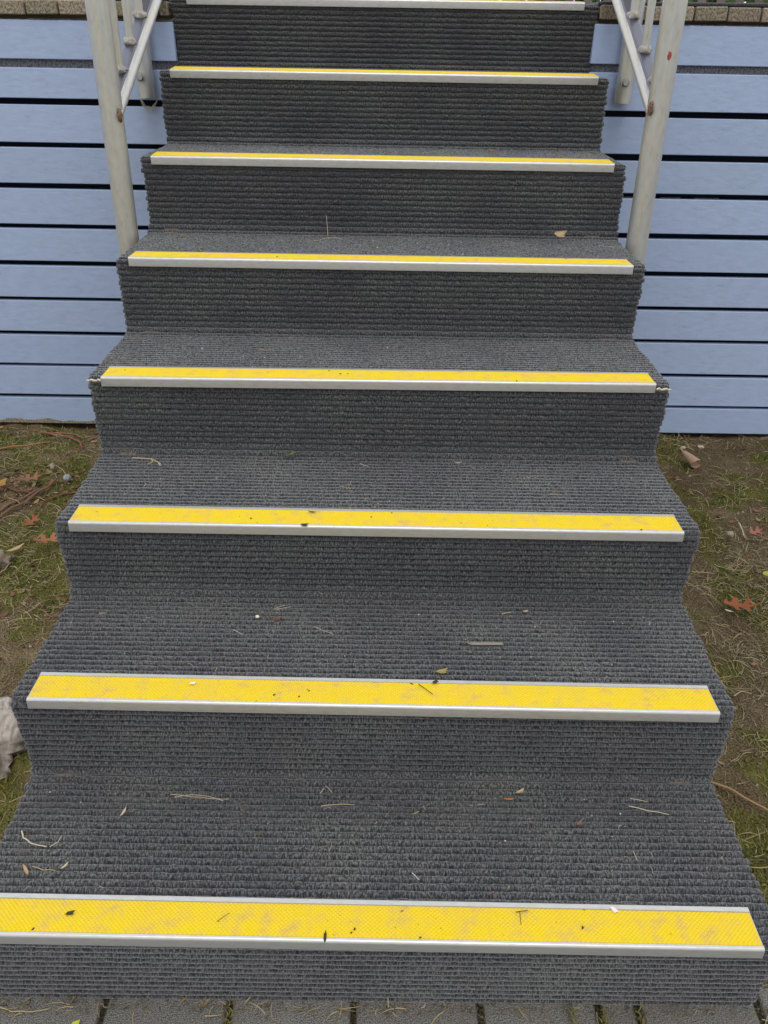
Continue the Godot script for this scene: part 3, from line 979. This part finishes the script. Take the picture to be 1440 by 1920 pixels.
	flake("dark red leaf chip left of centre on the second tread", Vector3(-0.178, 0.347, -0.495), 0.008, 0.2, Vector2(0, 0), Color(0.20, 0.06, 0.04), chip(), 0.5, "leaf_chip", "leaf")
	straw("thin slanting straw at centre of the second tread", on_tread([[-0.108, -0.480], [-0.090, -0.468], [-0.073, -0.459]]), 0.0007, pale)
	straw("short pale straw at left of centre on the second tread", on_tread([[-0.252, -0.468], [-0.235, -0.456]]), 0.0009, pale)
	straw("tan straw at far left on the second tread", on_tread([[-0.503, -0.510], [-0.490, -0.512]]), 0.0013, tan_)
	flake("olive brown leaf scrap above the second strip right of centre", Vector3(0.112, 0.347, -0.356), 0.011, 0.4, Vector2(0, 0), Color(0.27, 0.22, 0.07), chip(), 0.5, "leaf_scrap", "leaf")
	straw("long bundled straw lying level at left of the lowest tread", on_tread([[-0.333, -0.252], [-0.30, -0.248], [-0.262, -0.244], [-0.236, -0.243]]), 0.0011, tan_)
	straw("second straw tangled in the long bundled straw at left of the lowest tread", on_tread([[-0.326, -0.246], [-0.30, -0.252], [-0.27, -0.249], [-0.245, -0.240]]), 0.0009, pale)
	straw("straw folded into a sharp peak at centre of the lowest tread", on_tread([[-0.087, -0.258], [-0.078, -0.274], [-0.067, -0.260]]), 0.0009, pale)
	straw("straight yellow straw lying level at centre of the lowest tread", on_tread([[-0.083, -0.232], [-0.055, -0.236], [-0.029, -0.235]]), 0.0012, tan_)
	flake("cream leaf fragment right of centre at the back of the lowest tread", Vector3(0.245, 0.174, -0.258), 0.009, 0.5, Vector2(-0.4, 0), Color(0.58, 0.48, 0.32), chip(), 0.8, "leaf_fragment", "leaf")
	flake("orange leaf sliver left below the cream fragment on the lowest tread", Vector3(0.224, 0.173, -0.246), 0.009, 0.0, Vector2(0, 0), Color(0.40, 0.16, 0.06), spear(), 0.4, "leaf_sliver", "leaf")
	straw("long pale straw slanting at far right of the lowest tread", on_tread([[0.422, -0.240], [0.452, -0.231], [0.483, -0.224]]), 0.0013, pale)
	straw("thin straw near the right back of the lowest tread", on_tread([[0.428, -0.256], [0.455, -0.250]]), 0.0009, pale)
	straw("curved thick cream straw at far left of the lowest tread", on_tread([[-0.549, -0.175], [-0.542, -0.163], [-0.525, -0.152], [-0.500, -0.146]]), 0.0016, Color(0.66, 0.58, 0.42))
	straw("small upright straw right of the curved cream straw on the lowest tread", on_tread([[-0.495, -0.147], [-0.486, -0.156], [-0.484, -0.168]]), 0.0009, pale)
	flake("pale wood chip standing at left of the lowest tread", Vector3(-0.398, 0.175, -0.207), 0.010, 1.3, Vector2(0, 0), Color(0.52, 0.44, 0.33), spear(), 0.5, "wood_chip", "wood chip")
	flake("brown wood chip at far left near the lowest strip", Vector3(-0.512, 0.174, -0.099), 0.012, -0.9, Vector2(0, 0), Color(0.40, 0.26, 0.14), spear(), 0.5, "wood_chip", "wood chip")
	flake("narrow tan wood chip right of the brown chip near the lowest strip", Vector3(-0.458, 0.174, -0.108), 0.008, 1.0, Vector2(0, 0), Color(0.52, 0.43, 0.30), spear(), 0.5, "wood_chip", "wood chip")
	straw("tan straw between two wood chips at far left of the lowest tread", on_tread([[-0.509, -0.112], [-0.49, -0.106], [-0.472, -0.106]]), 0.0010, tan_)
	straw("short white straw at centre just behind the lowest strip", on_tread([[0.062, -0.109], [0.071, -0.098]]), 0.0009, Color(0.7, 0.66, 0.55))
	flake("reddish leaf sliver at right of centre on the lowest tread", Vector3(0.331, 0.173, -0.200), 0.008, 0.8, Vector2(0, 0), Color(0.24, 0.12, 0.08), spear(), 0.4, "leaf_sliver", "leaf")
	straw("thin steep straw at right on the front half of the lowest tread", on_tread([[0.406, -0.152], [0.408, -0.135]]), 0.0007, pale)
	straw("short olive straw at centre on the middle of the lowest tread", on_tread([[0.067, -0.218], [0.076, -0.224]]), 0.0012, Color(0.42, 0.36, 0.14))
	# --- on the strips
	var bark := Color(0.035, 0.024, 0.015)
	flake("dark bark splinter lying across the lowest silver nosing edge", Vector3(-0.062, 0.1712, -0.003), 0.010, 1.55, Vector2(0, 0), bark, spear(), 0.1, "bark_splinter", "bark")
	flake("dark bark bit on the yellow band at left of the lowest step", Vector3(-0.425, 0.1722, -0.033), 0.007, 0.5, Vector2(0, 0), bark, chip(), 0.2, "bark_bit", "bark")
	straw("thin dark twig shaped like a T on the lowest yellow band at right", [Vector3(0.208, 0.1718, -0.043), Vector3(0.226, 0.1718, -0.046)], 0.0009, bark, "dark_twig", "twig", "")
	straw("thin dark stem hanging from the T shaped twig on the lowest yellow band", [Vector3(0.214, 0.1718, -0.044), Vector3(0.213, 0.1718, -0.024)], 0.0006, bark, "dark_twig", "twig", "")
	straw("thin dark twig slanting on the lowest yellow band left of centre", [Vector3(-0.216, 0.1718, -0.023), Vector3(-0.200, 0.1718, -0.037)], 0.0005, bark, "dark_twig", "twig", "")
	straw("dark twig slanting on the second yellow band right of centre", [Vector3(0.072, 0.347, -0.325), Vector3(0.094, 0.3468, -0.302)], 0.0010, bark, "dark_twig", "twig", "")
	flake("dark bark bit beside the slanting twig on the second yellow band", Vector3(0.100, 0.3475, -0.331), 0.007, 0.9, Vector2(0, 0), bark, chip(), 0.3, "bark_bit", "bark")
	flake("dark bark bit at centre on the third silver nosing edge", Vector3(-0.128, 0.5102, -0.5545), 0.008, 0.2, Vector2(0, 0), bark, chip(), 0.2, "bark_bit", "bark")
	flake("dark bark bit at the back of the third yellow band left of centre", Vector3(-0.118, 0.5110, -0.600), 0.009, -0.2, Vector2(0, 0), bark, spear(), 0.2, "bark_bit", "bark")
	flake("white spatter mark on the second yellow band left of centre", Vector3(-0.293, 0.3492, -0.318), 0.006, 0.4, Vector2(0, 0), Color(0.72, 0.68, 0.62), chip(), 0.1, "white_spatter", "stain")
	flake("white spatter mark on the lowest yellow band at right", Vector3(0.351, 0.1716, -0.049), 0.007, -0.6, Vector2(0, 0), Color(0.74, 0.66, 0.64), chip(), 0.1, "white_spatter", "stain")
	# --- ground on the left
	straw("long brown branch lying on the soil left of the stairs", on_soil([[-1.20, -1.28], [-1.083, -1.343], [-1.037, -1.405], [-1.004, -1.466], [-0.980, -1.535]], 0.008), 0.0085, Color(0.20, 0.115, 0.065), "branch", "branch", "branches on the soil at left")
	straw("thinner brown branch just behind the long branch at left", on_soil([[-1.22, -1.33], [-1.095, -1.378], [-1.060, -1.418], [-1.015, -1.480]], 0.006), 0.0075, Color(0.22, 0.12, 0.075), "branch", "branch", "branches on the soil at left")
	straw("short forked twig resting on the branches at left", on_soil([[-1.087, -1.424], [-1.06, -1.41], [-1.045, -1.398]], 0.014), 0.003, Color(0.34, 0.22, 0.13), "twig", "twig", "twigs on the soil at left")
	straw("orange brown stick lying level on the soil at the left", on_soil([[-1.40, -1.74], [-1.247, -1.758], [-1.165, -1.772], [-1.095, -1.79]], 0.005), 0.0045, Color(0.42, 0.21, 0.10), "stick", "stick", "twigs on the soil at left")
	straw("reddish bark strip leading from the skirting towards the stairs at left", on_soil([[-1.158, -1.88], [-1.087, -1.855], [-1.033, -1.826], [-0.985, -1.77], [-0.968, -1.735]], 0.005), 0.0065, Color(0.27, 0.12, 0.07), "bark_strip", "bark", "twigs on the soil at left")
	straw("second reddish bark strip beside the first one near the skirting", on_soil([[-1.12, -1.875], [-1.05, -1.868], [-1.0, -1.835], [-0.95, -1.83]], 0.004), 0.005, Color(0.30, 0.15, 0.08), "bark_strip", "bark", "twigs on the soil at left")
	straw("dark brown twig among the leaf litter behind the branches at left", on_soil([[-1.14, -1.50], [-1.08, -1.47], [-1.03, -1.46], [-0.99, -1.43]], 0.006), 0.005, Color(0.17, 0.085, 0.05), "twig", "twig", "twigs on the soil at left")
	straw("reddish twig running under the end of the long branch at left", on_soil([[-1.00, -1.40], [-0.955, -1.455], [-0.905, -1.475]], 0.005), 0.004, Color(0.24, 0.10, 0.055), "twig", "twig", "twigs on the soil at left")
	straw("pale bent twig arching to the grey pebble at left", on_soil([[-1.053, -1.643], [-1.034, -1.647], [-0.992, -1.611], [-0.959, -1.555]], 0.010), 0.0022, Color(0.50, 0.40, 0.24), "twig", "twig", "twigs on the soil at left")
	flake("rusty orange oak leaf behind the long branch at left", Vector3(-1.055, 0.094, -1.520), 0.036, 0.3, Vector2(0.15, 0.1), Color(0.25, 0.115, 0.06), oak(), 0.35, "oak_leaf", "leaf", "orange oak leaves")
	flake("orange oak leaf touching the carpet edge beside the third step at left", Vector3(-0.893, 0.074, -1.199), 0.036, 0.5, Vector2(0.12, -0.1), Color(0.34, 0.14, 0.06), oak(), 0.35, "oak_leaf", "leaf", "orange oak leaves")
	flake("brown curled oak leaf on green moss at left above the orange one", Vector3(-0.969, 0.078, -1.290), 0.028, 1.0, Vector2(0.3, 0.3), Color(0.26, 0.10, 0.04), oak(), 0.6, "oak_leaf", "leaf", "orange oak leaves")
	flake("yellowish orange leaf at the left picture edge above the branches", Vector3(-1.135, 0.092, -1.478), 0.030, 0.8, Vector2(0.1, 0.1), Color(0.36, 0.19, 0.05), chip(), 0.4, "dead_leaf", "leaf")
	flake("brown leaf at the far left just below the skirting", Vector3(-1.30, 0.108, -1.845), 0.040, 1.4, Vector2(0.2, 0.1), Color(0.33, 0.16, 0.08), oak(), 0.5, "dead_leaf", "leaf")
	stone("smooth blue grey pebble at the end of the pale twig at left", Vector3(-0.951, 0.090, -1.536), Vector3(0.0125, 0.011, 0.0115), 0, M.plant, Color(0.29, 0.30, 0.31), "pebble", "pebbles on the soil", 2.0, 0.25)
	stone("small pinkish grey pebble behind the pale twig at left", Vector3(-1.024, 0.088, -1.615), Vector3(0.008, 0.012, 0.008), 0, M.plant, Color(0.34, 0.28, 0.22), "pebble", "pebbles on the soil", 4.0, 0.4)
	stone("brown grey block of stone at the left picture edge beside straw", Vector3(-1.00, 0.062, -1.112), Vector3(0.036, 0.024, 0.030), 0.3, M.plant, Color(0.33, 0.26, 0.20), "stone", "", 6.0, 0.7)
	var rk := MB.new()
	rk.blob(Transform3D(Basis().scaled(Vector3(0.135, 0.075, 0.10))), nb, 0.62, 34, 1.0, 8.3)
	var ro := put("rock", rk.mesh(), M.rock)
	ro.position = Vector3(-0.822, 0.035, -0.495)
	ro.rotation.y = -0.55
	tag(ro, "large grey streaked rock beside the second step at the left edge", "rock")
	straw("thick cream straw standing out of the litter at left", on_soil([[-0.979, -1.06], [-0.968, -1.09], [-0.962, -1.115]], 0.010), 0.0025, Color(0.50, 0.40, 0.24), "straw", "straw", "")
	flake("tan torn leaf blade in the straw heap at left", Vector3(-0.962, 0.072, -1.155), 0.026, 0.6, Vector2(0.2, 0.2), Color(0.46, 0.34, 0.16), spear(), 0.4, "dead_leaf", "leaf")
	# --- ground on the right
	var tb := MB.new()
	tb.tint = Color(0.36, 0.245, 0.165)
	var g := []
	for side in [1.0, -1.0]:
		g = []
		for i in 9:
			var row := []
			var t := i / 8.0
			for j in 21:
				var a := 1.0 + (TAU - 0.9) * j / 20.0
				var r := (0.004 + 0.013 * pow(t, 0.6)) * (1.0 + 0.10 * sin(j * 0.9)) - (0.0 if side > 0 else 0.0007)
				var d := Vector3(cos(a), sin(a), 0)
				row.append(tb.vert(d * r + Vector3(0, 0, -0.032 + 0.064 * t + 0.006 * cos(a) * t), d * side))
			g.append(row)
		for i in 8:
			for j in 20: tb.quad(g[i][j], g[i][j + 1], g[i + 1][j + 1], g[i + 1][j])
	tb.tube([Vector3(0, 0, -0.030), Vector3(-0.003, 0.004, -0.045)], [0.0035, 0.0018], 8)
	var tl := put("rolled_leaf", tb.mesh(), M.plant)
	tl.position = Vector3(1.003, 0.112, -1.70)
	tl.rotation = Vector3(0.32, 0.55, 0)
	tag(tl, "light brown leaf rolled into a tube below the right skirting", "leaf")
	stone("left of two pale chips on the soil below the right skirting", Vector3(1.015, 0.102, -1.800), Vector3(0.009, 0.005, 0.006), 0.3, M.plant, Color(0.45, 0.38, 0.27), "pale_chip", "pale chips below the right skirting", 3.0)
	stone("right of two pale chips on the soil below the right skirting", Vector3(1.076, 0.102, -1.808), Vector3(0.011, 0.005, 0.006), -0.3, M.plant, Color(0.48, 0.40, 0.28), "pale_chip", "pale chips below the right skirting", 5.0)
	straw("short bleached stick on the soil above the right straw heap", on_soil([[1.047, -1.365], [1.045, -1.33], [1.035, -1.296]], 0.010), 0.0034, Color(0.58, 0.49, 0.33), "stick", "stick", "")
	flake("pinkish red leaf half buried in the straw at right", Vector3(1.06, 0.080, -1.286), 0.024, 0.4, Vector2(0.3, 0.1), Color(0.30, 0.11, 0.08), oak(), 0.5, "oak_leaf", "leaf", "red oak leaves on the right")
	flake("deep red brown oak leaf lying flat on dry grass at right", Vector3(0.899, 0.062, -0.958), 0.040, -0.22, Vector2(0.12, 0.05), Color(0.24, 0.070, 0.022), oak(), 0.32, "oak_leaf", "leaf", "red oak leaves on the right")
	stone("grey pebble beside the carpet edge right of the third step", Vector3(0.99, 0.074, -1.284), Vector3(0.011, 0.008, 0.009), 0, M.plant, Color(0.30, 0.26, 0.21), "pebble", "pebbles on the soil", 7.0, 0.4)
	flake("whitish green paper scrap beside the red brown oak leaf", Vector3(0.865, 0.058, -0.940), 0.011, -0.5, Vector2(0.2, 0), Color(0.45, 0.47, 0.40), spear(), 0.3, "paper_scrap", "paper")
	flake("yellow green leaf at the right picture edge in the dry grass", Vector3(1.018, 0.070, -1.085), 0.022, 0.5, Vector2(0.2, 0), Color(0.30, 0.29, 0.05), chip(), 0.5, "green_leaf", "leaf")
	straw("smooth light brown stick poking out from under the lowest treads at right", on_soil([[0.60, -0.455], [0.671, -0.416], [0.704, -0.389], [0.742, -0.368], [0.86, -0.31]], 0.012), 0.0036, Color(0.40, 0.24, 0.11), "stick", "stick", "")
	straw("pale forked twig on bare soil beside the second step at right", on_soil([[0.905, -1.155], [0.912, -1.148], [0.941, -1.130], [0.981, -1.134]], 0.008), 0.0016, Color(0.50, 0.42, 0.27), "twig", "twig", "")
	straw("straight pale grass blade touching the carpet edge at right", on_soil([[0.835, -1.121], [0.893, -1.115]], 0.010), 0.0018, Color(0.42, 0.39, 0.22), "dry_straw", "straw", "")
	straw("pale bent straw beside the second strip end at right", on_soil([[0.783, -0.665], [0.806, -0.684], [0.829, -0.680]], 0.008), 0.0016, Color(0.48, 0.38, 0.24), "straw", "straw", "")
	# --- bits by the wall
	var tw := MB.new()
	tw.tint = Color(0.55, 0.50, 0.40)
	for k in 3:
		var pts := []
		for i in 12:
			var t := i / 11.0
			pts.append(Vector3(-0.701 + 0.047 * t, 1.108 - 0.019 * sin(PI * t) * (1.0 + 0.3 * k) + 0.003 * sin(i * 1.7 + k), -1.944 + 0.004 * k))
		tw.tube(pts, Array(PackedFloat32Array([0.0009, 0.0011, 0.001, 0.0012, 0.001, 0.0009, 0.0011, 0.001, 0.001, 0.0011, 0.0009, 0.0006])), 5)
	tag(put("frayed_twine", tw.mesh(), M.plant), "loop of frayed pale twine hanging below the left wall post", "twine")
	var wb := MB.new()
	wb.tint = Color(0.55, 0.53, 0.48)
	for q in [[0.70, 0.845], [0.866, 0.930], [0.972, 1.05]]:
		wb.cbox(Transform3D(Basis(), Vector3((q[0] + q[1]) / 2.0, 0.815, -2.02)), Vector3(q[1] - q[0], 0.085, 0.012), 0.002)
	wb.tint = Color(0.28, 0.05, 0.04)
	wb.cbox(Transform3D(Basis(Vector3.BACK, 0.7), Vector3(0.90, 0.795, -2.010)), Vector3(0.035, 0.012, 0.004), 0.001)
	tag(put("painted_offcuts", wb.mesh(), M.plant), "white painted offcuts with a red mark seen through a gap in the right skirting", "offcuts")
	wb = MB.new()
	wb.tint = Color(0.45, 0.42, 0.36)
	wb.cbox(Transform3D(Basis(), Vector3(-0.87, 0.80, -2.02)), Vector3(0.075, 0.085, 0.012), 0.002)
	tag(put("pale_offcut", wb.mesh(), M.plant), "pale board offcut seen through a gap in the left skirting", "offcut")
	flake("bright yellow green leaf tip on the paver at the bottom left", Vector3(-0.425, 0.006, 0.028), 0.008, 0.6, Vector2(0.2, 0.2), Color(0.42, 0.45, 0.03), chip(), 0.5, "green_leaf", "leaf")
	straw("curved tan straw lying on the leftmost visible paver", [Vector3(-0.545, 0.003, 0.004), Vector3(-0.525, 0.003, 0.010), Vector3(-0.495, 0.003, 0.010), Vector3(-0.472, 0.003, 0.006)], 0.0014, tan_, "straw", "straw", "")
	flake("tan dead leaf standing against the lowest riser left of centre", Vector3(-0.245, 0.010, 0.003), 0.014, 0.6, Vector2(-0.6, 0), Color(0.36, 0.25, 0.09), spear(), 0.6, "dead_leaf", "leaf")

func make_background() -> void:
	# pickets of a fence across the yard beyond the deck
	var f := thing("picket_fence", Vector3(3.2, 0, -8.0), "weathered picket fence in the yard beyond the deck at right", "fence")
	for i in 40:
		var b := MB.new()
		var k := rng.randf_range(0.7, 1.2)
		b.tint = Color(0.30 * k, 0.27 * k, 0.22 * k)
		b.cbox(Transform3D(), Vector3(0.075, 1.75, 0.018), 0.003)
		var o := put("picket", b.mesh(), M.timber, f)
		o.position = Vector3(-3.6 + i * 0.17, 0.9, rng.randf_range(-0.004, 0.004))
	for y in [0.5, 1.4]:
		var b := MB.new()
		b.tint = Color(0.22, 0.2, 0.17)
		b.cbox(Transform3D(), Vector3(6.9, 0.07, 0.035), 0.004)
		put("fence_rail", b.mesh(), M.timber, f).position = Vector3(-0.2, y, -0.03)
	var sh := thing("shrub", Vector3(3.4, 0, -9.2), "green shrub behind the picket fence", "shrub")
	var lv := MB.new()
	lv.sheet(PackedVector2Array([Vector2(-1, 0), Vector2(-0.3, -0.4), Vector2(0.5, -0.3), Vector2(1, 0), Vector2(0.5, 0.3), Vector2(-0.3, 0.4)]), Transform3D(), func(p): return 0.2 * p.x * p.x)
	var xf := []
	var cl := []
	for i in 4200:
		var d := Vector3(rng.randfn(), rng.randfn(), rng.randfn()).normalized() * pow(rng.randf(), 0.33)
		var p := Vector3(d.x * 3.4, 1.4 + d.y * 1.3, d.z * 0.8)
		var l := rng.randf_range(0.06, 0.12)
		xf.append(Transform3D(Basis.from_euler(Vector3(rng.randf() * 6, rng.randf() * 6, rng.randf() * 6)).scaled_local(Vector3(l, l, l)), p))
		var k := rng.randf_range(0.6, 1.3)
		cl.append(Color(0.07 * k, 0.11 * k, 0.03 * k))
	scatter("foliage", lv.mesh(), xf, cl, "dense green leaves", "", sh)
	var tr := MB.new()
	tr.tint = Color(0.12, 0.08, 0.05)
	for i in 9:
		var x := -2.8 + i * 0.7
		tr.tube([Vector3(x, -0.05, 0), Vector3(x + 0.1, 0.7, 0.05), Vector3(x - 0.1, 1.6, -0.1)], [0.04, 0.03, 0.015], 8)
	put("stem", tr.mesh(), M.plant, sh)


func _ready() -> void:
	rng.seed = 20240611
	# camera
	var cam := Camera3D.new()
	cam.name = "camera"
	cam.position = Vector3(0.00491, 1.24518, 0.70256)
	cam.rotation = Vector3(-0.51215, -0.00592, 0.01793)
	cam.fov = 63.82
	cam.near = 0.05
	cam.far = 400.0
	add_child(cam)
	cam.current = true
	# overcast sky
	var env := Environment.new()
	env.background_mode = Environment.BG_SKY
	var sky := ProceduralSkyMaterial.new()
	sky.sky_top_color = Color(0.93, 0.95, 0.98)
	sky.sky_horizon_color = Color(0.80, 0.81, 0.83)
	sky.sky_curve = 0.25
	sky.ground_horizon_color = Color(0.40, 0.38, 0.34)
	sky.ground_bottom_color = Color(0.30, 0.28, 0.24)
	sky.sky_energy_multiplier = 1.0
	sky.sun_angle_max = 0.0
	env.sky = Sky.new()
	env.sky.sky_material = sky
	env.tonemap_mode = Environment.TONE_MAPPER_LINEAR
	env.tonemap_exposure = 1.45
	env.sdfgi_enabled = true
	env.ssao_enabled = true
	env.ssil_enabled = true
	var we := WorldEnvironment.new()
	we.name = "world_environment"
	we.environment = env
	add_child(we)
	var sun := DirectionalLight3D.new()
	sun.name = "sun"
	sun.light_energy = 0.3
	sun.light_angular_distance = 30.0
	sun.light_color = Color(1.0, 0.98, 0.95)
	sun.shadow_enabled = true
	sun.rotation = Vector3(deg_to_rad(-67.0), deg_to_rad(2.0), 0)
	add_child(sun)

	nb.seed = 6; nb.frequency = 1.0; nb.fractal_octaves = 3
	na.seed = 5; na.frequency = 1.0; na.fractal_octaves = 1
	make_materials()
	make_ground()
	make_pavement()
	make_deck()
	make_skirting(-1, [1.206, 1.107, 0.990, 0.876, 0.758, 0.646, 0.531, 0.418, 0.308, 0.197, 0.090], {0: 1.302, 1: 1.185}, "pale blue slatted skirting under the deck left of the stairs")
	make_skirting(1, [1.219, 1.101, 0.985, 0.877, 0.760, 0.644, 0.533, 0.424, 0.306, 0.192, 0.090], {0: 1.317, 1: 1.199}, "pale blue slatted skirting under the deck right of the stairs")
	make_staircase()
	make_handrail(-1, -0.621, -0.677, -0.620, 1.115, -0.630, [-1.519, -1.639, -1.760, -1.880], "galvanised steel handrail with balusters on the left of the stairs")
	make_handrail(1, 0.625, 0.681, 0.624, 1.122, 0.634, [-1.475, -1.598, -1.752, -1.875], "galvanised steel handrail with balusters on the right of the stairs")
	make_background()
	ground_cover()
	stair_litter()
	small_things()
